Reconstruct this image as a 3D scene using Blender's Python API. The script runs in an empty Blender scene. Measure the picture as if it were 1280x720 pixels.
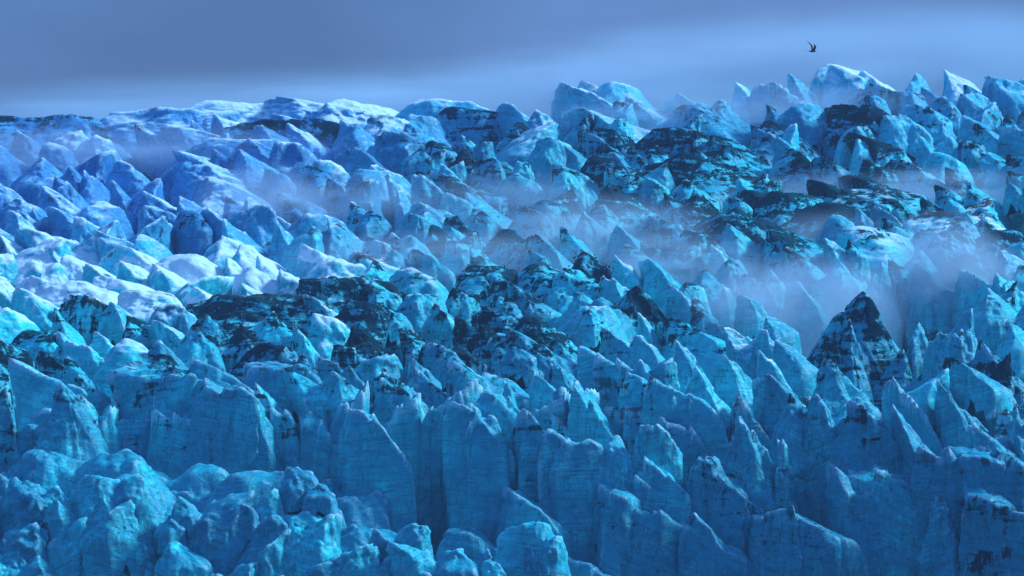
import bpy, math, random
import numpy as np
from math import radians as R

# ------------------------------------------------------------------ camera, sky, sun, exposure
scene = bpy.context.scene
ZC = 40.0                                   # camera height above the sea (m)
HF = R(12.0)                                # horizontal field of view: a long lens
F = 640.0 / math.tan(HF / 2)                # focal length in photograph pixels
cam_d = bpy.data.cameras.new('camera')
cam_d.sensor_width = 36.0
cam_d.angle = HF
cam_d.clip_start = 1.0
cam_d.clip_end = 20000.0
cam = bpy.data.objects.new('camera', cam_d)
scene.collection.objects.link(cam)
cam.location = (0, 0, ZC)
cam.rotation_euler = (R(90), 0, 0)
scene.camera = cam

SUN_EL, SUN_AZ = R(38), R(70)               # azimuth clockwise from +Y (north): light from the right, a little behind the ice
world = bpy.data.worlds.new('World')
scene.world = world
world.use_nodes = True
wn, wl = world.node_tree.nodes, world.node_tree.links
wn.clear()
w_out = wn.new('ShaderNodeOutputWorld')
w_bg = wn.new('ShaderNodeBackground')
w_sky = wn.new('ShaderNodeTexSky')
w_sky.sky_type = 'NISHITA'
w_sky.sun_disc = False
w_sky.sun_elevation = SUN_EL
w_sky.sun_rotation = SUN_AZ
w_sky.air_density = 1.0
w_sky.dust_density = 0.4
w_sky.ozone_density = 3.0
# a soft grey-blue cloud deck drifting over that sky, all the way round
w_tc = wn.new('ShaderNodeTexCoord')
w_map = wn.new('ShaderNodeMapping')
w_map.inputs['Scale'].default_value = (1, 1, 1.5)
w_map.inputs['Location'].default_value = (0.30, 0.0, 0.25)
w_noise = wn.new('ShaderNodeTexNoise')
w_noise.inputs['Scale'].default_value = 5.5
w_noise.inputs['Detail'].default_value = 7
w_noise.inputs['Roughness'].default_value = 0.55
w_ramp = wn.new('ShaderNodeValToRGB')
w_ramp.color_ramp.elements[0].position = 0.36
w_ramp.color_ramp.elements[0].color = (0.15, 0.55, 1.7, 1)
w_ramp.color_ramp.elements[1].position = 0.62
w_ramp.color_ramp.elements[1].color = (0.44, 1.12, 2.95, 1)
w_mix = wn.new('ShaderNodeMix')
w_mix.data_type = 'RGBA'
w_mix.inputs['Factor'].default_value = 0.93
wl.new(w_tc.outputs['Generated'], w_map.inputs['Vector'])
wl.new(w_map.outputs['Vector'], w_noise.inputs['Vector'])
wl.new(w_noise.outputs['Fac'], w_ramp.inputs['Fac'])
wl.new(w_sky.outputs['Color'], w_mix.inputs[6])
wl.new(w_ramp.outputs['Color'], w_mix.inputs[7])
w_sep = wn.new('ShaderNodeSeparateXYZ')
wl.new(w_tc.outputs['Generated'], w_sep.inputs[0])
w_zen = wn.new('ShaderNodeMapRange')                # overcast luminance grows from horizon to zenith
w_zen.inputs['From Min'].default_value = 0.05
w_zen.inputs['From Max'].default_value = 1.0
w_zen.inputs['To Min'].default_value = 1.0
w_zen.inputs['To Max'].default_value = 2.5
wl.new(w_sep.outputs['Z'], w_zen.inputs['Value'])
w_mul = wn.new('ShaderNodeVectorMath')
w_mul.operation = 'SCALE'
wl.new(w_mix.outputs[2], w_mul.inputs[0])
wl.new(w_zen.outputs['Result'], w_mul.inputs['Scale'])
wl.new(w_mul.outputs[0], w_bg.inputs['Color'])
w_bg.inputs['Strength'].default_value = 0.11
wl.new(w_bg.outputs['Background'], w_out.inputs['Surface'])

sun_d = bpy.data.lights.new('sun', 'SUN')
sun_d.energy = 3.6
sun_d.angle = R(10)
sun_d.color = (0.58, 0.81, 1.0)
sun = bpy.data.objects.new('sun', sun_d)
scene.collection.objects.link(sun)
sun.rotation_euler = (math.pi / 2 - SUN_EL, 0, math.pi - SUN_AZ)

scene.view_settings.view_transform = 'Standard'
scene.view_settings.look = 'None'
scene.view_settings.exposure = 0.68
scene.view_settings.gamma = 1.0
scene.view_settings.use_curve_mapping = False
scene.cycles.max_bounces = 6
scene.cycles.volume_bounces = 1
scene.cycles.use_denoising = True

COL = scene.collection
rng = np.random.default_rng(11)

# ------------------------------------------------------------------ numpy value noise
_L = 32
_lat = np.random.default_rng(5).random((_L, _L, _L)).astype(np.float32)

def vnoise(p):
    i = np.floor(p).astype(np.int64)
    f = (p - i).astype(np.float32)
    f = f * f * f * (f * (f * 6 - 15) + 10)
    i0 = i % _L
    i1 = (i + 1) % _L
    x0, y0, z0 = i0[:, 0], i0[:, 1], i0[:, 2]
    x1, y1, z1 = i1[:, 0], i1[:, 1], i1[:, 2]
    fx, fy, fz = f[:, 0], f[:, 1], f[:, 2]
    a = _lat[x0, y0, z0] * (1 - fx) + _lat[x1, y0, z0] * fx
    b = _lat[x0, y1, z0] * (1 - fx) + _lat[x1, y1, z0] * fx
    c = _lat[x0, y0, z1] * (1 - fx) + _lat[x1, y0, z1] * fx
    d = _lat[x0, y1, z1] * (1 - fx) + _lat[x1, y1, z1] * fx
    return (a * (1 - fy) + b * fy) * (1 - fz) + (c * (1 - fy) + d * fy) * fz - 0.5

def fbm(p, octs=4, gain=0.5):
    s, a, q = 0, 1.0, p
    for k in range(octs):
        s = s + a * vnoise(q)
        q = q * 2.03 + 7.7
        a *= gain
    return s

# ------------------------------------------------------------------ photograph pixel -> place on the glacier
_SX = np.array([-300, 0, 150, 350, 430, 600, 700, 800, 900, 1037, 1280, 1600])
_SY = np.array([142, 140, 134, 122, 122, 125, 102, 108, 98, 82, 88, 92])

def depth(x, y):
    """distance at which the glacier's serac tops lie: it climbs from the cliff (500 m) to the brow (780 m)"""
    ys = float(np.interp(x, _SX, _SY))
    if y < 440:
        return 521 + (440 - y) / (440 - ys) * 259
    if y < 500:
        return 502 + (500 - y) * 0.31
    return 502 - (y - 500) * 0.055

def at(x, y, D):
    return (D * (x - 640) / F, D, ZC + D * (360 - y) / F)

# ------------------------------------------------------------------ materials
def N(nt, kind, **kw):
    n = nt.nodes.new(kind)
    for k, v in kw.items():
        setattr(n, k, v)
    return n

def math_node(nt, op, a, b=None, c=None, clamp=False):
    n = nt.nodes.new('ShaderNodeMath')
    n.operation = op
    n.use_clamp = clamp
    for i, v in enumerate((a, b, c)):
        if v is None:
            continue
        if isinstance(v, (int, float)):
            n.inputs[i].default_value = v
        else:
            nt.links.new(v, n.inputs[i])
    return n.outputs[0]

def sstep(nt, v, lo, hi):
    n = nt.nodes.new('ShaderNodeMapRange')
    n.interpolation_type = 'SMOOTHSTEP'
    nt.links.new(v, n.inputs['Value'])
    n.inputs['From Min'].default_value = lo
    n.inputs['From Max'].default_value = hi
    return n.outputs['Result']

def mixc(nt, fac, a, b):
    n = nt.nodes.new('ShaderNodeMix')
    n.data_type = 'RGBA'
    for sock, v in ((n.inputs['Factor'], fac), (n.inputs[6], a), (n.inputs[7], b)):
        if isinstance(v, (int, float)):
            sock.default_value = v
        elif isinstance(v, tuple):
            sock.default_value = (*v, 1)
        else:
            nt.links.new(v, sock)
    return n.outputs[2]

def noise(nt, vec, scale, detail=4, rough=0.55, dist=0.0):
    n = nt.nodes.new('ShaderNodeTexNoise')
    n.inputs['Scale'].default_value = scale
    n.inputs['Detail'].default_value = detail
    n.inputs['Roughness'].default_value = rough
    n.inputs['Distortion'].default_value = dist
    nt.links.new(vec, n.inputs['Vector'])
    return n.outputs['Fac']

def scaled(nt, vec, s, rot=(0, 0, 0)):
    n = nt.nodes.new('ShaderNodeMapping')
    n.inputs['Scale'].default_value = s
    n.inputs['Rotation'].default_value = rot
    nt.links.new(vec, n.inputs['Vector'])
    return n.outputs['Vector']

def ice_material():
    m = bpy.data.materials.new('glacier_ice')
    m.use_nodes = True
    nt = m.node_tree
    nt.nodes.clear()
    L = nt.links
    out = N(nt, 'ShaderNodeOutputMaterial')
    bsdf = N(nt, 'ShaderNodeBsdfPrincipled')
    geo = N(nt, 'ShaderNodeNewGeometry')
    info = N(nt, 'ShaderNodeObjectInfo')       # object colour: r = debris, g = snow crust and painted sun patch, b = ice paleness
    sep = N(nt, 'ShaderNodeSeparateColor')
    L.new(info.outputs['Color'], sep.inputs[0])
    dirt, white, pale, azure = sep.outputs[0], sep.outputs[1], sep.outputs[2], info.outputs['Alpha']
    hrel = N(nt, 'ShaderNodeAttribute', attribute_name='rel_height').outputs['Fac']
    pos = geo.outputs['Position']
    nrm = N(nt, 'ShaderNodeSeparateXYZ')
    L.new(geo.outputs['Normal'], nrm.inputs[0])
    nz = nrm.outputs['Z']
    point = geo.outputs['Pointiness']

    nbig = noise(nt, pos, 0.16, 5, 0.6)
    nmid = noise(nt, pos, 0.7, 6, 0.62, 0.4)
    nfin = noise(nt, pos, 3.2, 6, 0.65)
    # --- ice body: deep blue to paler cyan in soft patches
    f = math_node(nt, 'ADD', math_node(nt, 'MULTIPLY', nbig, 0.9), math_node(nt, 'MULTIPLY', nmid, 0.5))
    f = math_node(nt, 'ADD', f, math_node(nt, 'SUBTRACT', pale, 0.72))
    f = sstep(nt, f, 0.25, 0.80)
    ice = mixc(nt, f, (0.0006, 0.28, 0.40), (0.004, 0.82, 0.86))
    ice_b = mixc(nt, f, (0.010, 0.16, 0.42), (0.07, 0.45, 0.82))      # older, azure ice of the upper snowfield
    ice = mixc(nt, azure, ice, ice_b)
    # --- stratification: thin dusty layers, tilted and bent
    offs = N(nt, 'ShaderNodeVectorRotate', rotation_type='EULER_XYZ')
    tilt = N(nt, 'ShaderNodeCombineXYZ')
    rnd = info.outputs['Random']
    L.new(math_node(nt, 'MULTIPLY_ADD', rnd, 0.9, -0.45), tilt.inputs[1])
    L.new(pos, offs.inputs['Vector'])
    L.new(tilt.outputs[0], offs.inputs['Rotation'])
    tpos = offs.outputs[0]
    band_v = scaled(nt, tpos, (0.05, 0.05, 0.85), (R(6), R(-9), 0))
    band = noise(nt, band_v, 1.6, 5, 0.7, 0.5)
    band = math_node(nt, 'SUBTRACT', 1.0, sstep(nt, math_node(nt, 'ABSOLUTE', math_node(nt, 'SUBTRACT', band, 0.5)), 0.0, 0.035))
    band2 = noise(nt, scaled(nt, tpos, (0.10, 0.10, 2.6), (R(-4), R(-7), 0)), 1.4, 4, 0.65, 0.4)
    band2 = math_node(nt, 'MULTIPLY', sstep(nt, band2, 0.50, 0.68), sstep(nt, nbig, 0.40, 0.58))
    band = math_node(nt, 'MULTIPLY', band, sstep(nt, nmid, 0.36, 0.56))
    ice = mixc(nt, math_node(nt, 'MULTIPLY', band, 0.55), ice, (0.004, 0.07, 0.12))
    ice = mixc(nt, math_node(nt, 'MULTIPLY', band2, 0.38), ice, (0.003, 0.10, 0.17))
    # --- vertical melt streaks and cracks
    st_v = scaled(nt, pos, (0.55, 0.55, 0.09), (0, R(7), 0))
    st = noise(nt, st_v, 1.3, 6, 0.68, 0.9)
    crack = math_node(nt, 'SUBTRACT', 1.0, sstep(nt, math_node(nt, 'ABSOLUTE', math_node(nt, 'SUBTRACT', st, 0.52)), 0.0, 0.018))
    crack = math_node(nt, 'MULTIPLY', crack, sstep(nt, nbig, 0.43, 0.56))
    stain = math_node(nt, 'MULTIPLY', sstep(nt, st, 0.54, 0.72), math_node(nt, 'MULTIPLY_ADD', dirt, 1.1, 0.16), clamp=True)
    ice = mixc(nt, stain, ice, (0.002, 0.055, 0.11))
    vein = noise(nt, scaled(nt, pos, (0.35, 0.35, 0.22), (R(20), R(35), 0)), 1.1, 5, 0.6, 0.8)
    vein = math_node(nt, 'SUBTRACT', 1.0, sstep(nt, math_node(nt, 'ABSOLUTE', math_node(nt, 'SUBTRACT', vein, 0.48)), 0.0, 0.016))
    ice = mixc(nt, math_node(nt, 'MULTIPLY', vein, 0.22), ice, (0.12, 0.72, 0.82))
    ice = mixc(nt, math_node(nt, 'MULTIPLY', crack, 0.7), ice, (0.003, 0.05, 0.10))
    # --- white weathered crust, with the painted sun patch, on what faces the sky, broken by noise
    s = math_node(nt, 'ADD', nz, math_node(nt, 'MULTIPLY', math_node(nt, 'SUBTRACT', nmid, 0.5), 0.55))
    s = math_node(nt, 'ADD', s, math_node(nt, 'MULTIPLY', math_node(nt, 'SUBTRACT', nfin, 0.5), 0.15))
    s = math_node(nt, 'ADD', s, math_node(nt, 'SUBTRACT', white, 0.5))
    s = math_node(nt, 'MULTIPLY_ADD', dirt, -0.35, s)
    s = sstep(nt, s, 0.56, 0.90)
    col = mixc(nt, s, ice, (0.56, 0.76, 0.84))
    # --- frosted broken edges
    e = sstep(nt, math_node(nt, 'ADD', point, math_node(nt, 'MULTIPLY', math_node(nt, 'SUBTRACT', nfin, 0.5), 0.08)), 0.52, 0.58)
    e = math_node(nt, 'MULTIPLY', e, math_node(nt, 'MULTIPLY_ADD', white, 0.6, 0.3), clamp=True)
    col = mixc(nt, e, col, (0.55, 0.80, 0.90))
    # --- rock debris: lies on crests, runs down in streaks
    d = math_node(nt, 'MULTIPLY_ADD', hrel, 0.40, math_node(nt, 'MULTIPLY', dirt, 0.88))
    flow = noise(nt, scaled(nt, pos, (0.08, 0.08, 0.40), (0, R(-26), R(20))), 1.0, 6, 0.62, 1.8)
    d = math_node(nt, 'ADD', d, math_node(nt, 'MULTIPLY', math_node(nt, 'SUBTRACT', flow, 0.5), 2.0))
    d = math_node(nt, 'ADD', d, math_node(nt, 'MULTIPLY', math_node(nt, 'SUBTRACT', nmid, 0.5), 0.8))
    d = math_node(nt, 'ADD', d, math_node(nt, 'MULTIPLY', math_node(nt, 'SUBTRACT', st, 0.5), 1.5))
    d = math_node(nt, 'ADD', d, math_node(nt, 'MULTIPLY', math_node(nt, 'SUBTRACT', nfin, 0.5), 0.5))
    d = sstep(nt, d, 0.62, 0.84)
    d = math_node(nt, 'MULTIPLY', d, sstep(nt, dirt, 0.02, 0.3))
    col = mixc(nt, math_node(nt, 'MULTIPLY', d, 0.92), col, (0.0010, 0.007, 0.022))
    L.new(col, bsdf.inputs['Base Color'])
    rough = math_node(nt, 'MULTIPLY_ADD', math_node(nt, 'MAXIMUM', s, d), 0.35, 0.42, clamp=True)
    L.new(rough, bsdf.inputs['Roughness'])
    bsdf.inputs['IOR'].default_value = 1.31
    L.new(math_node(nt, 'MULTIPLY_ADD', d, -0.28, 0.3), bsdf.inputs['Specular IOR Level'])
    # --- relief: scalloped melt hollows, chips, grit
    vor = N(nt, 'ShaderNodeTexVoronoi', feature='SMOOTH_F1')
    vor.inputs['Scale'].default_value = 0.9
    vor.inputs['Smoothness'].default_value = 0.25
    wv = N(nt, 'ShaderNodeVectorMath', operation='ADD')
    nv = N(nt, 'ShaderNodeTexNoise')
    nv.inputs['Scale'].default_value = 0.8
    L.new(pos, nv.inputs['Vector'])
    L.new(pos, wv.inputs[0])
    L.new(nv.outputs['Color'], wv.inputs[1])
    L.new(wv.outputs[0], vor.inputs['Vector'])
    h = math_node(nt, 'MULTIPLY', vor.outputs['Distance'], 0.5)
    h = math_node(nt, 'MULTIPLY_ADD', nmid, 0.55, h)
    h = math_node(nt, 'MULTIPLY_ADD', nfin, 0.22, h)
    h = math_node(nt, 'MULTIPLY_ADD', band, -0.08, h)
    h = math_node(nt, 'MULTIPLY_ADD', crack, -0.35, h)
    h = math_node(nt, 'MULTIPLY_ADD', d, 0.12, h)
    bump = N(nt, 'ShaderNodeBump')
    bump.inputs['Strength'].default_value = 0.42
    bump.inputs['Distance'].default_value = 0.9
    L.new(h, bump.inputs['Height'])
    L.new(bump.outputs['Normal'], bsdf.inputs['Normal'])
    L.new(bsdf.outputs[0], out.inputs['Surface'])
    return m

ICE = ice_material()

def plain_material(name, col, rough):
    m = bpy.data.materials.new(name)
    m.use_nodes = True
    nt = m.node_tree
    b = nt.nodes['Principled BSDF']
    tc = N(nt, 'ShaderNodeTexCoord')
    n = noise(nt, tc.outputs['Object'], 6.0, 4)
    c = mixc(nt, n, tuple(v * 0.7 for v in col), tuple(min(1, v * 1.3) for v in col))
    nt.links.new(c, b.inputs['Base Color'])
    b.inputs['Roughness'].default_value = rough
    return m

# ------------------------------------------------------------------ the setting: sea and glacier bed
def mesh_obj(name, verts, faces, mat, smooth=True):
    me = bpy.data.meshes.new(name)
    me.from_pydata([tuple(v) for v in verts], [], faces)
    me.materials.append(mat)
    if smooth:
        me.shade_smooth()
    o = bpy.data.objects.new(name, me)
    COL.objects.link(o)
    return o

def grid_faces(nr, nc):
    return [(r * nc + c, r * nc + c + 1, (r + 1) * nc + c + 1, (r + 1) * nc + c)
            for r in range(nr - 1) for c in range(nc - 1)]

def build_sea():
    xs = np.linspace(-220, 220, 111)
    ys = np.linspace(-20, 520, 136)
    X, Y = np.meshgrid(xs, ys)
    P = np.stack([X.ravel(), Y.ravel(), np.zeros(X.size)], 1)
    P[:, 2] = 0.25 * fbm(P * 0.3, 3)
    m = bpy.data.materials.new('sea_water')
    m.use_nodes = True
    nt = m.node_tree
    b = nt.nodes['Principled BSDF']
    tc = N(nt, 'ShaderNodeTexCoord')
    n = noise(nt, tc.outputs['Object'], 0.9, 6)
    nt.links.new(mixc(nt, n, (0.01, 0.05, 0.08), (0.02, 0.09, 0.12)), b.inputs['Base Color'])
    b.inputs['Roughness'].default_value = 0.12
    b.inputs['IOR'].default_value = 1.33
    bp = N(nt, 'ShaderNodeBump')
    bp.inputs['Strength'].default_value = 0.4
    nt.links.new(n, bp.inputs['Height'])
    nt.links.new(bp.outputs['Normal'], b.inputs['Normal'])
    o = mesh_obj('sea', P, grid_faces(len(ys), len(xs)), m)
    o['kind'] = 'structure'

def build_glacier():
    xs = np.linspace(-340, 1620, 420)
    rows = []
    for x in xs:
        col = []
        ys = float(np.interp(x, _SX, _SY))
        # foot in the sea, cliff wall, climbing surface, plateau beyond the brow
        base = at(x, 440, 515)
        for z in np.linspace(-3, base[2] - 8, 40):
            col.append((base[0], 509 + 0.10 * z, z))
        for t in np.linspace(0, 1, 130):
            y = 440 + (ys - 440) * t
            D = depth(x, y)
            p = at(x, y, D)
            col.append((p[0], max(p[1] + 2, 515), p[2] - 8 - 8 * min(1, t * 8) + 7 * t))
        last = col[-1]
        for dy in (30, 70, 140, 260, 420):
            col.append((last[0] * (1 + dy / 780), last[1] + dy, last[2] - dy * 0.02 - 2))
        rows.append(col)
    P = np.array(rows, dtype=np.float64)            # [x][row]
    nc = P.shape[1]
    P = P.reshape(-1, 3)
    n = fbm(P * np.array([0.11, 0.07, 0.11]), 5)
    n2 = np.abs(fbm(P * np.array([0.2, 0.12, 0.2]) + 31, 4))
    P[:, 2] += np.where(P[:, 2] > 10, 5.0 * n - 4.0 * n2 + 1.0, 0)
    P[:, 1] += 3.2 * fbm(P * np.array([0.22, 0.1, 0.05]) + 9, 5) + 1.6 * np.abs(fbm(P * np.array([0.5, 0.2, 0.08]) + 3, 4))
    o = mesh_obj('glacier', P, grid_faces(len(xs), nc), ICE)
    at_ = o.data.attributes.new('rel_height', 'FLOAT', 'POINT')
    at_.data.foreach_set('value', np.full(len(P), 0.3, dtype=np.float32))
    o.color = (0.35, 0.25, 0.5, 0.3)
    o['kind'] = 'structure'

# ------------------------------------------------------------------ seracs
_cube_cache = {}

def cube_dirs(n):
    """unit directions of a spherified cube without its underside, and its quads"""
    if n in _cube_cache:
        return _cube_cache[n]
    t = np.tan(np.linspace(-1, 1, n + 1) * math.pi / 4)
    pts, quads, index = [], [], {}
    def vid(p):
        k = (round(p[0], 5), round(p[1], 5), round(p[2], 5))
        if k not in index:
            index[k] = len(pts)
            pts.append(p)
        return index[k]
    lowt = np.concatenate([np.linspace(-3.2, -1.0, 4)[:-1], t])      # sides reach further down than the cube
    def face(fn, tb):
        for i in range(n):
            for j in range(len(tb) - 1):
                quads.append(tuple(vid(fn(a, b)) for a, b in ((t[i], tb[j]), (t[i + 1], tb[j]), (t[i + 1], tb[j + 1]), (t[i], tb[j + 1]))))
    face(lambda a, b: (a, b, 1.0), t)
    face(lambda a, b: (a, -1.0, b), lowt)
    face(lambda a, b: (-a, 1.0, b), lowt)
    face(lambda a, b: (1.0, a, b), lowt)
    face(lambda a, b: (-1.0, -a, b), lowt)
    P = np.array(pts)
    P /= np.linalg.norm(P, axis=1)[:, None]
    P += np.array([0.0, -0.46, 0.0])              # more of the mesh on the open front and crest
    P /= np.linalg.norm(P, axis=1)[:, None]
    _cube_cache[n] = (P, quads)
    return _cube_cache[n]

# faces: azimuth (0 right, 90 away, 270 towards the viewer), base radius, top offset, curve (>1 hollow, <1 bulging)
KINDS = {
    'fin':    dict(ax=-0.32, faces=[(5, 1.15, 0.03, 0.95), (45, 1.2, 0.2, 0.9), (95, 1.4, 0.7, 0.9), (175, 0.70, 0.02, 0.8), (228, 0.62, 0.05, 1.1), (285, 0.80, 0.25, 0.9), (328, 0.95, 0.06, 0.95)], cap=(0.30, 0.15), k=55),
    'peak':   dict(ax=0.0, faces=[(0, 1.05, 0.05, 0.95), (50, 1.1, 0.08, 0.9), (110, 1.2, 0.25, 0.9), (185, 1.05, 0.05, 0.95), (240, 0.9, 0.06, 0.9), (292, 0.8, 0.05, 1.05), (328, 0.95, 0.06, 1.0)], cap=(0.15, 0.0), k=55),
    'block':  dict(ax=-0.15, faces=[(0, 1.0, 0.55, 0.6), (60, 1.0, 0.7, 0.6), (120, 1.1, 0.8, 0.6), (180, 0.95, 0.45, 0.5), (235, 0.9, 0.45, 0.6), (275, 0.8, 0.5, 0.8), (318, 0.9, 0.5, 0.6)], cap=(0.42, 0.15), k=70),
    'column': dict(ax=-0.12, faces=[(0, 1.0, 0.62, 0.4), (60, 1.0, 0.7, 0.5), (120, 1.1, 0.8, 0.5), (180, 0.95, 0.6, 0.4), (232, 0.9, 0.55, 0.4), (272, 0.8, 0.55, 0.5), (315, 0.9, 0.55, 0.4)], cap=(0.40, 0.0), k=65),
    'slab':   dict(ax=-0.1, faces=[(0, 1.0, 0.80, 0.4), (60, 1.0, 0.8, 0.5), (120, 1.1, 0.8, 0.5), (180, 1.0, 0.78, 0.4), (225, 1.0, 0.85, 0.4), (262, 0.62, 0.42, 0.7), (283, 0.62, 0.42, 0.7), (318, 1.0, 0.85, 0.4)], cap=(0.34, 0.05), k=80),
    'spire':  dict(ax=0.0, faces=[(0, 1.0, 0.02, 1.15), (50, 1.1, 0.05, 1.0), (110, 1.2, 0.2, 0.9), (185, 1.05, 0.02, 1.2), (238, 0.9, 0.03, 1.1), (292, 0.7, 0.02, 1.15), (328, 0.9, 0.03, 1.1)], cap=(0.5, 0.0), k=140),
    'dome':   dict(ax=-0.1, faces=[(0, 1.05, 0.2, 0.55), (60, 1.0, 0.4, 0.6), (120, 1.1, 0.5, 0.6), (180, 1.0, 0.15, 0.5), (235, 0.95, 0.2, 0.6), (285, 0.9, 0.25, 0.65), (325, 0.95, 0.2, 0.6)], cap=(0.30, 0.05), k=36),
    'ridge':  dict(ax=-0.1, faces=[(10, 1.0, 0.5, 0.75), (80, 1.2, 0.30, 0.9), (120, 1.2, 0.3, 0.9), (172, 1.0, 0.45, 0.7), (245, 0.8, 0.15, 0.8), (280, 0.7, 0.12, 0.9), (312, 0.8, 0.15, 0.8)], cap=(0.16, 0.0), k=40),
}

def build_serac(x, y, w, h, kind, lean=1, dirt=0.2, white=0.5, pale=0.5, seed=0, deep=1.5, name='serac', D=None, azure=0.0):
    r = np.random.default_rng(seed * 7919 + 13)
    K = KINDS[kind]
    if D is None:
        D = depth(x, y)
    W = 0.5 * w * D / F * (1.5 if kind == 'slab' else 1.25)
    H = h * D / F
    n = int(np.clip(math.sqrt(w * h) / 3.1, 12, 36))
    n = min(n, 28) if h == 230 else n
    dirs, quads = cube_dirs(n)
    A = np.array([K['ax'] * lean + r.uniform(-0.08, 0.08), r.uniform(-0.1, 0.2)])
    c = np.array([A[0] * 0.5, A[1] * 0.5 + 0.1, 0.28])
    faces = []
    for az, rad, top, kap in K['faces']:
        a = az + r.uniform(-16, 16)
        if lean < 0:
            a = 180 - a
        a = R(a)
        ph = np.array([math.cos(a), math.sin(a)])
        rb = rad * r.uniform(0.86, 1.12)
        faces.append((ph, rb, float(A @ ph) + top * r.uniform(0.5, 1.5), kap * r.uniform(0.85, 1.2)))
    tx = K['cap'][0] * lean * r.uniform(0.5, 1.4)
    ty = K['cap'][1] + r.uniform(-0.2, 0.15)
    k = K['k'] * r.uniform(0.75, 1.3)
    sd = r.uniform(0, 30, 3)

    def field(p):
        zc = np.clip(p[:, 2], 0, 1)
        neg = np.clip(-p[:, 2], 0, None)
        acc = []
        for ph, rb, tp, kap in faces:
            prof = tp + (rb - tp) * ((1 - zc) ** kap) + 0.18 * neg
            acc.append(p[:, :2] @ ph - prof)
        acc.append(p[:, 2] - 1 + tx * (p[:, 0] - A[0]) + ty * (p[:, 1] - A[1]) + 0.12 * (p[:, 0] - A[0]) ** 2)
        acc.append(-p[:, 2] - 1.6)
        acc = np.array(acc)
        mx = acc.max(0)
        return mx + np.log(np.exp((acc - mx) * k).sum(0)) / k

    warp = 0.22 * np.stack([vnoise(dirs * 1.6 + sd), vnoise(dirs * 1.6 + sd + 11), vnoise(dirs * 1.6 + sd + 19)], 1)
    lo = np.zeros(len(dirs))
    hi = np.full(len(dirs), 2.6)
    for _ in range(13):
        mid = 0.5 * (lo + hi)
        p = c + dirs * mid[:, None]
        inside = field(p + warp * np.clip(mid, 0, 1)[:, None]) < 0
        lo = np.where(inside, mid, lo)
        hi = np.where(inside, hi, mid)
    rad = 0.5 * (lo + hi)
    # chips knocked off by random flat cuts
    pts = dirs * rad[:, None]
    for _ in range(2 if kind == 'spire' else r.integers(6, 11) if kind != 'dome' else 5):
        az = r.uniform(0, 2 * math.pi)
        el = r.uniform(-0.2, 0.6)
        nn = np.array([math.cos(az) * math.cos(el), math.sin(az) * math.cos(el), math.sin(el)])
        sup = (pts @ nn).max()
        d = sup * r.uniform(0.88, 0.985)
        dn = dirs @ nn
        cut = np.where(dn > 1e-3, d / np.maximum(dn, 1e-3), 1e9)
        rad = np.minimum(rad, cut)
    # blocks along joints: plates stand proud of or behind their neighbours
    zs = 0.22 if kind == 'slab' else 0.6
    ctr = r.normal(size=(18, 3)) * np.array([1.0, 1.0, 0.75 * zs])
    wd = dirs * np.array([1.0, 1.0, zs]) + 0.25 * np.stack([vnoise(dirs * 3 + sd), vnoise(dirs * 3 + sd + 4), vnoise(dirs * 3 + sd + 8)], 1)
    ctr *= (0.9 / np.linalg.norm(ctr, axis=1))[:, None]
    cell = ((wd[:, None, :] - ctr[None]) ** 2).sum(2).argmin(1)
    rad = rad * (1 + (0.02 if kind == 'dome' else 0.085 if w * h > 9000 and kind != 'slab' else 0.06) * r.uniform(-1, 1, 18)[cell])
    # broken, fluted surface
    S = np.array([W, W * deep, H])
    q = (dirs * rad[:, None]) * S
    u = min(W, H)
    flat = 0.6 if kind == 'slab' else 1.0
    big = fbm(q * np.array([1, 1, 0.55]) / u * 1.5 + sd, 4)
    rid = 0.32 - np.abs(fbm(q * np.array([1, 1, 0.5]) / u * 2.2 + sd + 5, 4, 0.55))
    fine = fbm(q * np.array([1, 1, 0.7]) * 0.9 + sd, 3, 0.6)
    soft = 0.6 if kind == 'dome' and y < 550 else 0.8 if kind == 'spire' else 1.0
    rad = rad * (1 + soft * flat * (0.11 * big + 0.09 * rid)) + soft * (0.10 if kind == 'slab' else 0.42 if y > 550 else 0.26 if D < 620 else 0.18) * fine / u
    P = c + dirs * rad[:, None]
    apex = P[:, 2].max()
    P[:, 2] -= (apex - 1)
    ia = P[:, 2].argmax()
    rel = np.clip(P[:, 2], 0, 1).astype(np.float32)
    if kind in ('fin', 'peak', 'block'):                     # crests curl over like breaking waves
        P[:, 0] -= lean * r.uniform(0.0, 0.38) * np.clip(P[:, 2], -0.3, 1.1) * np.abs(np.clip(P[:, 2], -0.3, 1.1))
    P = P * S
    yaw = R(r.uniform(-22, 22)) if kind not in ('slab', 'ridge') else R(r.uniform(-8, 8))
    cy, sy = math.cos(yaw), math.sin(yaw)
    P[:, 0], P[:, 1] = P[:, 0] * cy - P[:, 1] * sy, P[:, 0] * sy + P[:, 1] * cy
    P[:, 0] -= P[ia, 0]
    bx, by, bz = at(x, y, D)
    zb = bz - H
    me = bpy.data.meshes.new(name)
    me.from_pydata(P.tolist(), [], quads)
    me.materials.append(ICE)
    me.shade_smooth()
    a_ = me.attributes.new('rel_height', 'FLOAT', 'POINT')
    a_.data.foreach_set('value', rel)
    o = bpy.data.objects.new(name, me)
    COL.objects.link(o)
    o.location = (bx, by, zb)
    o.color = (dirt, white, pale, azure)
    return o

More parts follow.
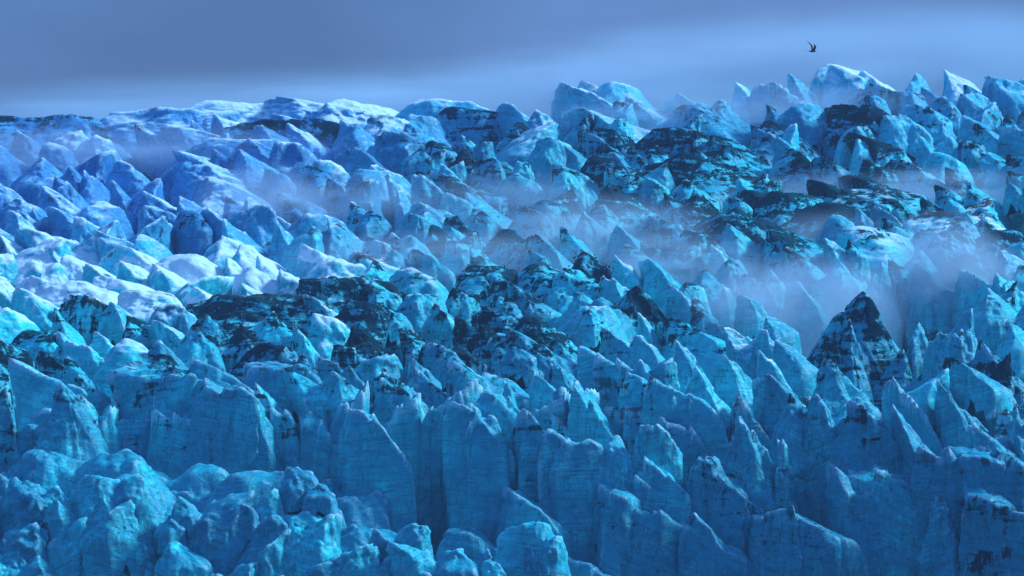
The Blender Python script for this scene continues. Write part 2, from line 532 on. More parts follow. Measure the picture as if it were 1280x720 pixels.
# x, y of the summit in the photograph, width, visible height, kind, lean, debris, crust (raised in the painted sun patch), paleness
SERACS = '''
-40 141 180 55 ridge 1 .3 .5 .5
75 142 220 55 ridge 1 .35 .5 .5
200 133 200 42 ridge 1 .2 .7 .6
275 125 160 40 ridge 1 .05 .8 .7
345 121 120 36 block 1 .05 .8 .7
430 123 110 32 ridge 1 .05 .8 .7
205 154 90 46 block 1 .1 .6 .5
270 143 62 38 fin 1 .1 .7 .6
395 147 210 62 ridge 1 .45 .5 .4
262 171 150 42 ridge 1 .15 .6 .5
265 185 38 38 column 1 .15 .2 .3
220 187 116 54 block 1 .05 .6 .6
150 200 60 34 fin 1 .1 .6 .6
87 207 38 28 peak 1 .1 .5 .5
70 220 64 62 fin 1 .15 .6 .5
105 212 54 56 fin 1 .1 .6 .5
140 225 58 72 fin 1 .15 .6 .5
195 222 74 62 fin -1 .15 .6 .5
255 220 62 30 block 1 .1 .6 .5
60 257 84 50 fin 1 .1 .6 .5
120 250 60 40 dome 1 .1 .6 .5
205 269 74 62 fin -1 .1 .6 .5
262 260 84 64 fin 1 .1 .7 .5
282 245 58 72 peak 1 .4 .6 .5
230 262 42 24 dome 1 .45 .4 .4
345 274 52 54 fin 1 .15 .7 .5
353 240 94 68 block 1 .45 .5 .4
410 222 54 54 fin 1 .5 .5 .4
330 209 42 48 column 1 .1 .3 .4
375 205 54 34 dome 1 .3 .5 .4
410 272 64 54 fin 1 .35 .7 .5
375 303 58 40 block 1 .1 .8 .6
60 298 96 46 dome -1 .15 .8 .6
120 287 54 34 block 1 .15 .6 .5
12 262 80 60 fin 1 .05 .7 .6
25 286 90 50 dome 1 .05 .8 .6
80 317 84 50 dome 1 .05 1 .8
150 306 84 50 fin 1 .2 .9 .7
235 317 116 66 dome -1 .05 1 .8
313 333 54 44 dome 1 .1 .9 .7
322 319 54 40 fin 1 .1 .9 .7
285 321 38 36 fin 1 .1 .8 .6
40 344 66 36 dome 1 .05 1 .8
90 350 96 34 ridge 1 .1 1 .8
130 344 66 30 dome 1 .05 1 .8
240 358 64 32 dome 1 .1 .9 .7
165 362 90 34 ridge 1 .2 .9 .7
28 360 54 34 block 1 .2 .6 .6
330 366 230 54 ridge 1 .62 .55 .5
415 345 130 44 ridge 1 .55 .6 .5
8 384 60 56 dome 1 .1 .6 .7
40 378 44 44 column 1 .15 .4 .6
90 367 110 86 block 1 .4 .6 .6
68 384 42 56 fin 1 .3 .5 .6
70 414 116 96 block 1 .1 .6 .7
10 447 100 120 column 1 .1 .6 .6
120 414 42 34 fin 1 .1 .7 .7
155 423 96 60 dome 1 .1 .6 .6
190 400 90 60 fin 1 .25 .6 .5
165 453 136 150 block 1 .35 .4 .4
78 478 86 100 peak 1 .3 .3 .4
245 449 96 76 block 1 .25 .4 .4
255 472 100 140 column 1 .2 .4 .4
330 428 96 60 ridge 1 .6 .4 .4
300 404 46 40 dome 1 .75 .3 .4
391 391 64 48 block 1 .1 .9 .7
365 407 34 46 fin 1 .2 .7 .6
325 452 106 150 block 1 .3 .4 .35
401 446 66 140 column 1 .25 .4 .35
378 441 46 60 dome 1 .55 .4 .4
545 123 130 36 ridge 1 .1 .7 .7
700 102 112 56 fin 1 .1 .7 .6
727 100 70 44 dome 1 .05 .9 .7
766 103 66 36 dome 1 .05 .7 .7
635 128 56 30 fin 1 .1 .6 .5
565 133 140 48 ridge 1 .5 .5 .4
480 144 90 44 ridge 1 .2 .8 .6
425 150 66 40 fin 1 .15 .6 .5
786 119 116 66 fin 1 .15 .6 .5
720 133 116 50 fin 1 .15 .6 .5
847 117 62 44 fin 1 .1 .6 .6
670 136 56 34 fin 1 .1 .7 .5
490 165 136 64 block 1 .2 .4 .4
695 150 90 46 fin -1 .15 .6 .5
722 164 76 56 fin 1 .25 .5 .4
445 184 96 56 fin 1 .25 .5 .4
580 187 56 36 peak 1 .75 .3 .3
470 205 66 88 column 1 .2 .7 .5
501 234 40 66 fin 1 .2 .7 .5
518 217 40 46 block 1 .2 .6 .5
551 204 66 66 fin 1 .25 .6 .5
556 224 86 64 block 1 .5 .5 .4
615 197 76 64 dome 1 .35 .5 .4
642 215 96 66 fin 1 .2 .5 .5
690 205 62 50 block 1 .3 .5 .5
440 251 60 58 fin 1 .35 .7 .5
533 262 44 50 fin 1 .2 .7 .5
525 252 66 44 block 1 .2 .6 .5
570 269 66 56 fin 1 .4 .6 .5
681 250 96 66 dome 1 .45 .5 .5
702 282 54 48 fin 1 .3 .6 .6
630 286 80 44 peak 1 .72 .3 .4
760 230 120 66 dome 1 .6 .5 .5
745 193 96 54 ridge 1 .6 .4 .4
840 159 136 48 ridge 1 .7 .5 .4
852 190 136 52 ridge 1 .78 .4 .4
490 290 66 44 fin 1 .35 .7 .5
590 240 60 44 fin 1 .3 .5 .5
985 92 66 56 fin 1 .1 .5 .5
1037 80 76 58 block 1 .0 .8 .8
1080 87 62 50 fin 1 .0 .8 .8
1146 90 66 54 peak 1 .05 .5 .6
1182 86 62 48 fin 1 .0 .8 .8
1236 94 82 46 block 1 .05 .5 .6
1276 98 50 44 fin 1 .05 .5 .6
920 102 56 50 fin 1 .0 .7 .8
876 129 86 46 peak 1 .25 .6 .5
902 124 66 46 peak 1 .3 .6 .5
966 104 66 58 block 1 .15 .6 .5
1086 104 76 58 block 1 .4 .5 .5
1112 110 56 56 fin 1 .15 .6 .6
1180 120 66 50 peak 1 .2 .5 .5
1216 113 60 50 column 1 .2 .4 .5
1052 130 96 66 block 1 .62 .4 .4
1101 138 66 66 column 1 .15 .5 .6
1140 129 86 60 block 1 .3 .5 .6
1206 143 56 50 block 1 .25 .4 .5
1244 126 66 60 fin -1 .3 .4 .5
1275 148 50 56 block 1 .2 .4 .5
1252 158 66 60 column 1 .25 .4 .5
960 150 86 50 dome 1 .85 .3 .3
996 154 40 52 fin -1 .15 .8 .7
1060 165 92 56 block 1 .62 .7 .5
890 168 92 52 peak 1 .75 .6 .5
1000 194 70 36 dome 1 .9 .3 .3
1076 168 44 40 fin 1 .2 .7 .6
882 199 80 46 peak 1 .8 .5 .5
930 234 86 46 peak 1 .65 .5 .5
1120 198 90 46 fin 1 .35 .7 .6
1152 170 52 42 fin 1 .15 .5 .6
1186 171 50 42 peak 1 .15 .5 .6
1172 190 56 38 dome 1 .2 .5 .6
1228 188 66 44 block 1 .25 .5 .6
1262 192 64 50 block 1 .5 .4 .5
870 243 66 44 dome 1 .8 .4 .4
965 238 96 40 ridge 1 .7 .6 .5
1012 224 84 40 fin 1 .5 .7 .6
1062 218 90 40 fin 1 .55 .6 .5
1105 232 120 36 ridge 1 .45 .7 .5
1030 252 130 36 ridge 1 .55 .7 .5
905 268 110 46 ridge 1 .7 .5 .4
1165 262 120 36 ridge 1 .4 .8 .6
1240 246 110 44 fin -1 .4 .7 .6
960 280 80 36 fin 1 .5 .6 .5
1075 282 110 40 dome 1 .25 .7 .7
1160 284 80 36 ridge 1 .4 .7 .6
1262 285 90 44 ridge 1 .85 .4 .4
830 240 66 50 fin 1 .4 .6 .5
810 270 80 54 block 1 .5 .5 .5
862 285 70 56 block 1 .5 .5 .5
890 305 44 52 fin 1 .15 .8 .6
985 307 96 72 fin 1 .45 .5 .5
1031 297 66 66 fin 1 .15 .6 .6
930 342 96 100 fin 1 .4 .5 .5
905 359 46 90 fin 1 .15 .8 .6
965 337 54 66 peak 1 .2 .5 .6
870 369 54 70 fin 1 .35 .6 .5
996 351 56 66 fin 1 .15 .7 .6
905 409 86 90 fin 1 .2 .6 .5
950 411 66 70 fin 1 .15 .7 .5
948 438 50 60 fin 1 .1 .7 .5
905 443 60 60 fin 1 .15 .7 .5
1080 364 185 165 spire 1 .44 .2 .35
1036 418 80 110 peak 1 .45 .2 .35
1128 436 80 110 peak -1 .4 .25 .35
1062 398 50 100 spire 1 .5 .2 .35
1119 321 86 110 fin 1 .45 .5 .6
1103 327 44 80 peak 1 .15 .5 .6
1200 308 104 90 block 1 .55 .5 .6
1208 335 54 70 column 1 .1 .5 .6
1246 340 42 90 column 1 .05 .4 .6
1148 401 28 46 peak 1 .3 .4 .4
1215 385 44 60 fin -1 .2 .4 .4
1204 411 96 110 fin -1 .3 .4 .4
1176 414 54 90 column 1 .2 .4 .4
1226 424 96 120 block 1 .4 .3 .3
1262 440 76 120 fin -1 .45 .3 .3
1272 350 60 110 block -1 .35 .4 .5
957 467 96 110 fin 1 .3 .5 .4
870 457 76 90 fin 1 .2 .6 .5
1030 449 106 120 peak 1 .4 .4 .4
1170 474 56 90 fin 1 .3 .5 .4
985 488 60 100 peak 1 .45 .3 .4
460 296 70 44 fin 1 .35 .7 .5
445 313 86 50 block 1 .35 .7 .5
515 334 76 44 dome 1 .3 .7 .5
585 330 116 52 ridge 1 .6 .6 .5
670 329 72 44 dome 1 .5 .6 .5
730 314 66 38 peak 1 .9 .4 .4
768 317 46 50 fin 1 .15 .8 .7
545 379 44 54 fin 1 .2 .9 .6
500 364 80 54 fin 1 .5 .7 .5
440 374 96 46 ridge 1 .75 .5 .4
630 351 100 60 fin 1 .45 .5 .5
705 334 76 66 block 1 .3 .5 .6
755 344 66 82 fin 1 .25 .7 .6
795 357 96 96 peak 1 .5 .6 .5
797 390 28 44 fin 1 .1 .7 .6
836 354 60 70 fin 1 .2 .6 .6
600 405 70 64 dome 1 .7 .3 .4
628 407 106 76 block 1 .3 .4 .45
570 395 66 66 fin 1 .5 .6 .5
665 394 90 54 ridge 1 .55 .6 .5
440 407 70 56 dome 1 .75 .5 .4
500 410 70 60 fin 1 .45 .5 .4
535 428 60 64 block 1 .4 .5 .4
425 430 76 130 column 1 .3 .5 .4
480 459 66 150 block 1 .45 .5 .4
566 451 126 200 column 1 .35 .4 .4
515 447 80 160 block 1 .3 .4 .4
692 452 66 120 fin 1 .4 .4 .4
725 432 66 140 column 1 .2 .5 .5
747 440 106 160 column 1 .2 .5 .5
752 409 86 66 fin 1 .25 .6 .5
720 475 46 120 column 1 .15 .5 .5
800 449 60 70 fin 1 .15 .7 .5
812 470 66 80 block 1 .4 .6 .5
800 419 56 50 fin 1 .2 .6 .5
845 425 60 90 fin 1 .2 .6 .5
630 475 34 80 fin 1 .2 .7 .5
605 490 60 150 column 1 .2 .4 .45
435 511 60 130 column 1 .15 .6 .45
566 501 56 150 column 1 .15 .6 .45
655 510 66 130 column 1 .35 .3 .35
685 535 60 100 column 1 .2 .3 .35
735 548 60 80 block 1 .2 .4 .4
770 544 50 70 dome 1 .15 .4 .45
820 529 44 80 column 1 .15 .4 .4
805 569 56 90 block 1 .1 .6 .5
630 607 60 80 block 1 .15 .5 .5
655 629 92 130 block 1 .3 .4 .4
745 591 110 170 block 1 .4 .4 .4
786 590 84 170 column 1 .1 .5 .5
490 682 44 60 dome 1 .05 .5 .55
526 692 86 60 block 1 .05 .4 .5
925 520 92 180 fin 1 .2 .7 .4
972 548 34 190 column 1 .3 .6 .4
880 569 66 150 column 1 .35 .3 .35
935 627 104 140 block 1 .3 .4 .4
866 640 64 120 column 1 .3 .4 .4
1020 492 90 130 fin 1 .3 .3 .35
1060 500 80 130 block 1 .4 .3 .35
1115 504 104 150 fin 1 .25 .5 .4
1215 531 80 110 block 1 .2 .4 .4
1272 509 60 150 fin 1 .15 .6 .4
1255 546 80 150 block 1 .35 .3 .3
1035 576 86 190 column 1 .2 .4 .4
1088 549 104 210 column 1 .25 .5 .4
1146 556 92 200 block 1 .25 .5 .4
1196 557 96 200 block 1 .3 .4 .35
1170 620 50 120 dome 1 .15 .4 .4
1230 600 110 180 block 1 .45 .3 .25
50 562 150 150 block 1 .1 .4 .5
160 560 150 150 dome 1 .1 .4 .5
250 580 140 150 block 1 .1 .4 .5
320 588 130 150 block 1 .15 .4 .45
410 600 120 160 block -1 .2 .4 .4
15 588 90 150 dome 1 .15 .3 .4
105 632 170 120 dome 1 .05 .5 .55
215 628 180 120 block -1 .05 .5 .55
340 650 150 120 dome -1 .1 .4 .5
40 668 170 110 block 1 .05 .5 .5
440 655 110 120 dome 1 .2 .4 .45
160 690 190 90 block 1 .05 .4 .5
300 700 170 90 dome 1 .05 .4 .5
420 705 120 90 block 1 .1 .4 .5
590 660 90 130 block 1 .2 .4 .4
700 690 90 110 block 1 .2 .4 .4
'''

# landmarks: their own words, keyed by summit pixel
HERO = {
    (1080, 364): ('great dark jagged ice pyramid with banded flanks standing beside the bright fog pocket', 'the great dark pyramid'),
    (1037, 80): ('pale mist-veiled white ice block, highest point of the skyline under the flying bird', 'the pale summit block'),
    (700, 102): ('blue-faced ice peak with snowy shoulder standing highest on the middle skyline', 'the blue-faced skyline peak'),
    (925, 520): ('cliff-edge serac with a sharp white spike and a pale rib down its edge', 'the white-spiked cliff serac'),
    (972, 548): ('narrow pale vertical ice rib down the edge of the white-spiked cliff serac', None),
    (391, 391): ('bright white tilted ice slab lying in the dark debris belt above the cliff', 'the bright white slab'),
    (265, 185): ('dark blue tombstone-shaped ice blade on the upper snowfield', 'the tombstone-shaped blade'),
    (395, 147): ('long ice ridge with dark striped flank below the snowy brow', 'the striped ridge'),
    (75, 142): ('long snowy ice ridge with a dark crest at the end of the brow', 'the dark-crested brow ridge'),
    (235, 317): ('broad smooth snow-crusted ice mound, whitened by painted sunlight, with rounded folds', 'the broad white mound'),
    (470, 205): ('tall lumpy pale-topped ice tower above the hollow of mist', 'the tall lumpy tower'),
    (730, 314): ('small almost black debris-covered ice pyramid amid clean blue seracs', 'the small black pyramid'),
    (768, 317): ('small bright white-flanked ice fin next to the black debris pyramid', None),
    (1000, 194): ('black rounded debris-covered hummock on the far dark belt', 'the black hummock'),
    (960, 150): ('black debris-covered mound below the misty skyline', 'the black skyline mound'),
    (996, 154): ('small white and blue ice fin standing against the black skyline mound', None),
    (1119, 321): ('pointed ice pinnacle with a dark debris tip rising behind the fog pocket', 'the dark-tipped pinnacle'),
    (1246, 340): ('smooth rounded clean blue ice pillar at the edge of the fog pocket', 'the smooth pillar'),
    (1148, 401): ('tiny pointed grey-blue ice spire beside the great dark pyramid', None),
    (985, 307): ('large serac with dark stained face and white rim along its sloping edge', 'the white-rimmed serac'),
    (930, 342): ('large dark-topped wedge serac with a long pale flank running into mist', 'the long-flanked wedge'),
    (70, 414): ('wide clear blue ice block with smooth face and white crest', 'the clear blue block'),
    (10, 447): ('large rounded blue ice buttress with a white rim at the cliff end', 'the rounded buttress'),
    (566, 451): ('tall broad banded ice buttress in the middle of the cliff wall', 'the broad banded buttress'),
    (1088, 549): ('tall broad ice buttress with a small horn on its top in the cliff wall', 'the horned buttress'),
    (786, 590): ('smooth bright turquoise ice buttress with broken crown at the cliff foot', 'the turquoise buttress'),
    (330, 366): ('long low ice ridge coated in dark debris above the cliff', 'the long debris ridge'),
    (490, 682): ('small round ice knob at the foot of the cliff', 'the round knob'),
    (1262, 285): ('low black debris-covered ridge beyond the fog pocket', 'the low black ridge'),
    (795, 357): ('sharp wedge-shaped serac with a dark tip and pale sloping flank', 'the dark-tipped wedge'),
    (68, 384): ('slim curved ice horn beside a wide stained blue block', 'the slim horn'),
    (345, 274): ('small serac with blue face and bright white flank rising from a misty hollow', None),
}
NAMES = {'fin': ('serac', 'serac', 'wedge-shaped serac'), 'peak': ('ice_pinnacle', 'ice pinnacle', 'pointed ice pinnacle'),
         'spire': ('ice_pinnacle', 'ice pinnacle', 'pointed ice pinnacle'),
         'block': ('ice_block', 'ice block', 'angular ice block'), 'column': ('ice_stack', 'ice stack', 'upright ice stack'),
         'slab': ('ice_buttress', 'ice buttress', 'steep ice buttress'), 'dome': ('ice_mound', 'ice mound', 'rounded ice mound'),
         'ridge': ('ice_ridge', 'ice ridge', 'low ice ridge')}

def zone(x, y):
    ys = float(np.interp(x, _SX, _SY))
    if y > 550:
        return 'at the cliff foot' if x > 460 else 'in the slumped apron'
    if y > 440:
        return 'in the cliff wall'
    if y < ys + 22:
        return 'on the misty skyline' if x > 620 else 'on the snowy brow'
    if x < 450 and y < 285:
        return 'on the upper snowfield'
    if x < 450 and y < 372:
        return 'in the bright painted-sunlight band'
    if y > 372:
        return 'above the cliff edge'
    if x > 760 and y < 300:
        return 'in the far dark belt'
    return 'in the middle of the icefall'

def words(x, y, w, h, kind, lean, dirt, white, pale):
    if (x, y) in HERO:
        return HERO[(x, y)][0]
    sc = depth(x, y) / 500
    a = 'big ' if w * h * sc * sc > 11000 else 'small ' if w * h * sc * sc < 4200 else ''
    if h / w > 1.25:
        a += 'tall '
    elif h / w < 0.55:
        a += 'squat '
    t = f'{a}{tint(dirt, white)} {NAMES[kind][2]}'
    near = [(math.hypot(x - k[0], 1.5 * (y - k[1])), k) for k in HERO if HERO[k][1]]
    dist, k = min(near)
    if dist < 115:
        rel = 'behind' if y < k[1] - 14 else 'in front of' if y > k[1] + 14 else 'beside'
        if dist > 70:
            rel = 'not far from' if rel == 'beside' else 'some way ' + rel
        return t, f'{rel} {HERO[k][1]}'
    return t, zone(x, y)

def tint(dirt, white):
    return 'black-crusted' if dirt > 0.65 else 'dark-streaked' if dirt > 0.42 else 'dusty blue' if dirt > 0.27 else \
        'white-crusted' if white > 0.75 else 'pale-topped blue' if white > 0.55 else 'clean blue'

def name_all(specs):
    """a label and a group for every piece of ice; look-alikes are told apart by what stands next to them"""
    base = [words(*sp[:9]) for sp in specs]
    count = {}
    for b in base:
        count[b] = count.get(b, 0) + 1
    out = []
    for i, (sp, b) in enumerate(zip(specs, base)):
        if isinstance(b, str):
            out.append((b, None))
            continue
        lab = f'{b[0]} {b[1]}'
        if count[b] > 1:
            q = sorted((math.hypot(sp[0] - o[0], 1.5 * (sp[1] - o[1])), k) for k, o in enumerate(specs) if k != i)
            for _, k in q[:6]:
                o = specs[k]
                if (o[0], o[1]) in HERO:
                    continue
                d2 = f'{tint(o[6], o[7])} {NAMES[o[4]][1]}'
                short = b[0].replace('steep ', '').replace('wedge-shaped ', '').replace('pointed ', '').replace('angular ', '')
                cand = f'{short} next to a {d2} {b[1]}'
                if len(cand.split()) <= 16 and all(cand != p[0] for p in out):
                    lab = cand
                    break
        plural = NAMES[sp[4]][1] + ('es' if NAMES[sp[4]][1].endswith('s') else 's')
        out.append((lab, plural + ' ' + b[1]))
    return out

# loose stones lying on the dirty crests
ROCK = plain_material('moraine_rock', (0.003, 0.008, 0.015), 0.95)
_t = (1 + 5 ** 0.5) / 2
_ico_v = np.array([(-1, _t, 0), (1, _t, 0), (-1, -_t, 0), (1, -_t, 0), (0, -1, _t), (0, 1, _t), (0, -1, -_t), (0, 1, -_t),
                   (_t, 0, -1), (_t, 0, 1), (-_t, 0, -1), (-_t, 0, 1)]) / 1.9
_ico_f = np.array([(0, 11, 5), (0, 5, 1), (0, 1, 7), (0, 7, 10), (0, 10, 11), (1, 5, 9), (5, 11, 4), (11, 10, 2), (10, 7, 6), (7, 1, 8),
                   (3, 9, 4), (3, 4, 2), (3, 2, 6), (3, 6, 8), (3, 8, 9), (4, 9, 5), (2, 4, 11), (6, 2, 10), (8, 6, 7), (9, 8, 1)])

def chunks(name, centres, sizes, mat, r, parent=None):
    n = len(centres)
    V = _ico_v[None] * (1 + r.uniform(-0.4, 0.4, (n, 12, 1))) * (sizes[:, None, None] * r.uniform(0.6, 1.3, (n, 1, 3))) + centres[:, None, :]
    Fc = _ico_f[None] + (np.arange(n) * 12)[:, None, None]
    me = bpy.data.meshes.new(name)
    me.from_pydata(V.reshape(-1, 3).tolist(), [], Fc.reshape(-1, 3).tolist())
    me.materials.append(mat)
    o = bpy.data.objects.new(name, me)
    COL.objects.link(o)
    if parent:
        o.parent = parent
    o['kind'] = 'stuff'
    return o

def add_debris(o, dirt, seed):
    r = np.random.default_rng(seed + 400)
    n = len(o.data.vertices)
    co = np.empty(n * 3, dtype=np.float32)
    o.data.vertices.foreach_get('co', co)
    co = co.reshape(-1, 3)
    no = np.empty(n * 3, dtype=np.float32)
    o.data.vertex_normals.foreach_get('vector', no)
    no = no.reshape(-1, 3)
    zt = co[:, 2].max()
    ok = np.where((co[:, 2] > zt * 0.45) & (no[:, 2] > 0.25))[0]
    clump = fbm(co[ok] * 0.55 + seed, 3)
    ok = ok[clump > np.quantile(clump, 0.45)] if len(ok) > 8 else ok
    if len(ok) < 4:
        return
    pick = r.choice(ok, int(40 + 120 * dirt))
    size = np.abs(r.normal(0.0, 0.06, len(pick))) + 0.04
    c = co[pick] + r.normal(0, 0.25, (len(pick), 3)) * np.array([1, 1, 0.05])
    chunks('debris', c, size, ROCK, r, o)

def build_seracs():
    taken, seed = [], 0
    specs = []
    for line in SERACS.strip().splitlines():
        v = line.split()
        x, y, w, h = map(float, v[:4])
        kind, lean = v[4], int(v[5])
        dirt, white, pale = map(float, v[6:9])
        if y > 425 and kind in ('block', 'column') and (x, y) not in ((490, 682), (972, 548)):
            kind = 'slab'
        if x < 470 and y > 550 and (x, y) != (435, 511):
            kind, w, dirt = ('ridge' if kind == 'slab' else 'dome'), w * 1.35, dirt * 0.5
        if kind == 'dome' and white >= 0.8 and (x, y) != (235, 317):
            kind = ('fin', 'block', 'peak')[int(x) % 3]
        if kind == 'dome' and dirt > 0.5:
            kind = 'peak'
        specs.append((x, y, w, h, kind, lean, dirt, white, pale, False))
        taken.append((x, y))
    r = np.random.default_rng(77)
    tries = fill = 0
    while fill < 230 and tries < 20000:
        tries += 1
        x = r.uniform(-70, 1350)
        y = r.uniform(np.interp(x, _SX, _SY) + 14, 470)
        sc = 500 / depth(x, y)
        tight = 1.0 if x < 430 or fill < 60 else 0.72
        if min(((x - a) / (36 * sc)) ** 2 + ((y - b) / (20 * sc)) ** 2 for a, b in taken) < tight * tight:
            continue
        if 975 < x < 1180 and 340 < y < 480:        # the great pyramid stands clear
            continue
        if ((x - 1178) / 52) ** 2 + ((y - 365) / 45) ** 2 < 1:
            continue
        w = (r.uniform(50, 110) if tight == 1.0 else r.uniform(28, 66)) * sc
        h = w * r.uniform(0.55, 0.95)
        kind = str(r.choice(['fin', 'fin', 'block', 'peak', 'ridge']))
        lean = 1 if r.random() < 0.85 else -1
        left = x < 420 and y < 380
        dirt = r.uniform(0, 0.25) if left else r.uniform(0.1, 0.6)
        specs.append((x, y, w, h, kind, lean, dirt, r.uniform(0.5, 0.8) if left else r.uniform(0.35, 0.55), r.uniform(0.4, 0.6), True))
        taken.append((x, y))
        fill += 1
    for x in np.arange(-60, 1360, 52):                # the wall between and behind the front buttresses
        xx, yy = float(round(x + r.uniform(-20, 20))), float(round(r.uniform(470, 515)))
        specs.append((xx, yy, float(round(r.uniform(60, 95))), 230.0, 'slab', 1 if r.random() < 0.7 else -1, r.uniform(0.15, 0.45), 0.4, r.uniform(0.3, 0.55), True))
    spots = []
    tries = 0
    while len(spots) < 46 and tries < 3000:          # broken blocks heaped on the slumped apron and at the cliff foot
        tries += 1
        x = r.uniform(-30, 470) if r.random() < 0.8 else r.uniform(470, 700)
        y = r.uniform(575 if x < 400 else 640, 722)
        if any(abs(x - a) < 26 and abs(y - b) < 13 for a, b in spots):
            continue
        spots.append((x, y))
        w = r.uniform(26, 84)
        specs.append((round(x) + 0.5, round(y) + 0.5, w, w * r.uniform(0.45, 0.9), str(r.choice(['block', 'fin', 'peak', 'block', 'ridge'])),
                      1 if r.random() < 0.6 else -1, r.uniform(0.0, 0.2), 0.4, r.uniform(0.35, 0.65), True))
    named = name_all(specs)
    for (x, y, w, h, kind, lean, dirt, white, pale, filler), (label, group) in zip(specs, named):
        seed += 1
        dirt += 0.20 * math.exp(-((x - 420) / 200) ** 2 - ((y - 390 + 0.12 * (x - 420)) / 45) ** 2) + 0.22 * math.exp(-((x - 900) / 200) ** 2 - ((y - 200 - 0.12 * (x - 900)) / 60) ** 2)
        if not filler and dirt > 0.3 and y < 440:
            dirt += 0.06
        dirt = min(dirt, 0.70)
        band = math.exp(-((y - 335) / 42) ** 2) * float(np.clip((470 - x) / 90, 0, 1))     # sunlight breaking through cloud, painted as whiter crust
        if y > 440:
            dirt *= 0.7
            pale += -0.08 if y > 550 else 0.02
            white *= 0.55 if y < 550 else 0.2
        else:
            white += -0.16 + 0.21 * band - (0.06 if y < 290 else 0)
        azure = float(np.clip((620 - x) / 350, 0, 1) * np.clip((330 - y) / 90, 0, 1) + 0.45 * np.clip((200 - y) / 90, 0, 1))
        deep = 1.0 if y > 420 else 1.6
        if w > 120 and y < 420:
            deep = 0.7
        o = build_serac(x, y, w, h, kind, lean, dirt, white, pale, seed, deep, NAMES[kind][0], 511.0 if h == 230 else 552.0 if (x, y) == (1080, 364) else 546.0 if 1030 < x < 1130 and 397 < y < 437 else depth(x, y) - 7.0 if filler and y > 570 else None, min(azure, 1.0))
        o['label'] = label
        o['category'] = NAMES[kind][1]
        if group:
            o['group'] = group
        if dirt >= 0.62:
            add_debris(o, dirt, seed)
    print('FILL', fill, 'TRIS', sum(2 * len(o.data.polygons) for o in COL.objects if o.type == 'MESH'))

# ------------------------------------------------------------------ build
build_sea()
build_glacier()
build_seracs()

# ------------------------------------------------------------------ the bird
def build_bird():
    """a gull in level flight to the right, both wings raised"""
    V, Fq = [], []
    prof = [(-0.31, 0.004, 0.030), (-0.25, 0.010, 0.040), (-0.17, 0.024, 0.040), (-0.08, 0.052, 0.056), (0.02, 0.066, 0.068),
            (0.11, 0.060, 0.060), (0.17, 0.042, 0.044), (0.205, 0.040, 0.042), (0.24, 0.036, 0.038), (0.268, 0.018, 0.02),
            (0.30, 0.009, 0.010), (0.325, 0.002, 0.003)]
    n = 12
    for i, (x, rz, ry) in enumerate(prof):
        for k in range(n):
            a = 2 * math.pi * k / n
            lift = 0.02 if 0.17 <= x <= 0.26 else 0.0
            V.append((x, ry * math.cos(a), rz * math.sin(a) + lift))
    for i in range(len(prof) - 1):
        for k in range(n):
            Fq.append((i * n + k, i * n + (k + 1) % n, (i + 1) * n + (k + 1) % n, (i + 1) * n + k))
    Fq.append(tuple(range(n - 1, -1, -1)))
    Fq.append(tuple((len(prof) - 1) * n + k for k in range(n)))
    def wing(side, tip, ln):
        # span sections: along, chord, sweep back, height; arched arm then hand swept back
        secs = [(0.03, 0.17, 0.00, 0.02), (0.16, 0.165, 0.02, 0.17), (0.30, 0.155, 0.00, 0.31), (0.44, 0.12, -0.07, 0.43), (0.58, 0.07, -0.16, 0.52), (0.68, 0.015, -0.25, 0.57)]
        b0 = len(V)
        for s_, ch, sw, hz in secs:
            y = side * (0.03 + s_ * tip)
            z = 0.03 + hz * ln
            for cx, cz in ((0.5, 0.0), (0.25, 0.014), (-0.15, 0.010), (-0.5, 0.0), (-0.15, -0.004), (0.25, -0.006)):
                V.append((0.06 + sw + cx * ch, y, z + cz))
        m = 6
        for i in range(len(secs) - 1):
            for k in range(m):
                q = (b0 + i * m + k, b0 + i * m + (k + 1) % m, b0 + (i + 1) * m + (k + 1) % m, b0 + (i + 1) * m + k)
                Fq.append(q if side > 0 else q[::-1])
        Fq.append(tuple(b0 + (len(secs) - 1) * m + k for k in range(m)))
    wing(1, 0.55, 0.95)
    wing(-1, 0.75, 0.70)
    for sx in (-1, 1):                                       # fanned tail
        b0 = len(V)
        V.extend([(-0.22, 0.02 * sx, 0.006), (-0.22, 0.02 * sx, -0.006), (-0.40, 0.07 * sx, 0.004), (-0.40, 0.07 * sx, -0.004), (-0.41, 0.0, 0.004), (-0.41, 0.0, -0.004), (-0.22, 0.0, 0.01), (-0.22, 0.0, -0.01)])
        Fq.extend([(b0, b0 + 2, b0 + 4, b0 + 6), (b0 + 1, b0 + 7, b0 + 5, b0 + 3), (b0, b0 + 1, b0 + 3, b0 + 2), (b0 + 2, b0 + 3, b0 + 5, b0 + 4)])
    mat = plain_material('dark_feathers', (0.012, 0.03, 0.05), 0.7)
    o = mesh_obj('bird', V, Fq, mat)
    D = 290.0
    o.location = at(1015, 64, D)
    o.rotation_euler = (R(4), R(2), R(24))
    o['label'] = 'dark gull flying with raised wings above the misty skyline'
    o['category'] = 'bird'
build_bird()

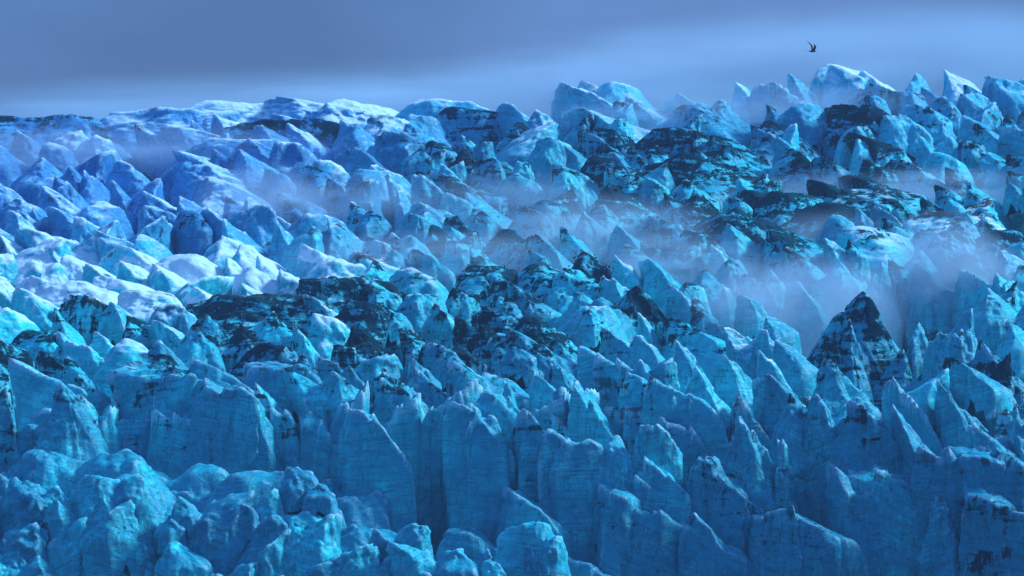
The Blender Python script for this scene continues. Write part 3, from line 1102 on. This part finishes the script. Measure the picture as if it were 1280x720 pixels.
# ------------------------------------------------------------------ haze
def build_haze():
    x, y0, y1, z0, z1 = 330, -40, 1320, -4.5, 110
    v = [(sx * x, yy, zz) for zz in (z0, z1) for yy in (y0, y1) for sx in (-1, 1)]
    f = [(0, 1, 3, 2), (4, 6, 7, 5), (0, 4, 5, 1), (2, 3, 7, 6), (0, 2, 6, 4), (1, 5, 7, 3)]
    m = bpy.data.materials.new('haze_air')
    m.use_nodes = True
    nt = m.node_tree
    nt.nodes.clear()
    out = N(nt, 'ShaderNodeOutputMaterial')
    pv = N(nt, 'ShaderNodeVolumePrincipled')
    pv.inputs['Color'].default_value = (0.50, 0.74, 1.0, 1)
    pv.inputs['Density'].default_value = 0.0001
    nt.links.new(pv.outputs[0], out.inputs['Volume'])
    o = mesh_obj('haze', v, [q[::-1] for q in f], m, smooth=False)
    o['kind'] = 'stuff'
    o['label'] = 'thin pale blue haze hanging over the whole glacier'
    o['category'] = 'haze'
build_haze()

# ------------------------------------------------------------------ low mist lying in the hollows and behind the brow
def mist_material(dens, seed, scale):
    m = bpy.data.materials.new('mist')
    m.use_nodes = True
    nt = m.node_tree
    nt.nodes.clear()
    out = N(nt, 'ShaderNodeOutputMaterial')
    pv = N(nt, 'ShaderNodeVolumePrincipled')
    pv.inputs['Color'].default_value = (0.66, 0.85, 1.0, 1)
    tc = N(nt, 'ShaderNodeTexCoord')
    ln = N(nt, 'ShaderNodeVectorMath', operation='LENGTH')
    nt.links.new(tc.outputs['Object'], ln.inputs[0])
    fall = sstep(nt, math_node(nt, 'SUBTRACT', 1.0, ln.outputs['Value']), 0.0, 0.75)
    mp = N(nt, 'ShaderNodeMapping')
    mp.inputs['Location'].default_value = (seed * 3.1, seed * 1.7, seed)
    nt.links.new(tc.outputs['Object'], mp.inputs['Vector'])
    n = noise(nt, mp.outputs['Vector'], scale, 5, 0.58, 0.6)
    n = sstep(nt, n, 0.30, 0.72)
    d = math_node(nt, 'MULTIPLY', math_node(nt, 'MULTIPLY', fall, n), dens)
    nt.links.new(d, pv.inputs['Density'])
    nt.links.new(pv.outputs[0], out.inputs['Volume'])
    return m

MIST = [  # pixel x, y, distance, half sizes (m), density, noise scale
    (1150, 96, 797, 70, 22, 14, 0.130, 1.6),
    (900, 104, 797, 56, 22, 11, 0.114, 1.6),
    (600, 120, 800, 60, 22, 7.2, 0.052, 1.6),
    (330, 130, 805, 60, 22, 6.4, 0.040, 1.6),
    (60, 142, 810, 60, 22, 4.800000000000001, 0.032, 1.6),
    (1184, 352, 600, 12, 8, 10, 0.340, 1.7),
    (1012, 400, 583, 13, 8, 9.5, 0.440, 1.3),
    (930, 380, 575, 9, 7, 7.0, 0.173, 1.6),
    (1150, 255, 690, 36, 14, 6.0, 0.173, 2.2),
    (1040, 310, 650, 14, 10, 6.0, 0.144, 1.8),
    (760, 295, 650, 20, 12, 6.5, 0.130, 2.0),
    (840, 330, 620, 14, 9, 6.0, 0.126, 1.9),
    (560, 325, 625, 26, 12, 5.5, 0.069, 2.2),
    (330, 255, 680, 12, 10, 7.0, 0.150, 1.6),
    (130, 190, 745, 44, 14, 6.0, 0.065, 2.2),
    (960, 145, 760, 40, 12, 7.0, 0.126, 2.0),
    (640, 260, 665, 18, 10, 6.5, 0.070, 1.8),
    (450, 250, 680, 14, 10, 5.0, 0.055, 1.8),



]
def build_mist():
    import bmesh
    for i, (x, y, D, rx, ry, rz, dens, sc) in enumerate(MIST):
        bm = bmesh.new()
        bmesh.ops.create_icosphere(bm, subdivisions=3, radius=1.0)
        me = bpy.data.meshes.new('mist_bank')
        bm.to_mesh(me)
        bm.free()
        me.materials.append(mist_material(dens, i + 1, sc))
        o = bpy.data.objects.new('mist_bank', me)
        COL.objects.link(o)
        o.location = at(x, y, D)
        o.scale = (rx, ry, rz)
        o['kind'] = 'stuff'
        o['label'] = 'soft pale mist lying among the seracs'
        o['category'] = 'mist'
build_mist()
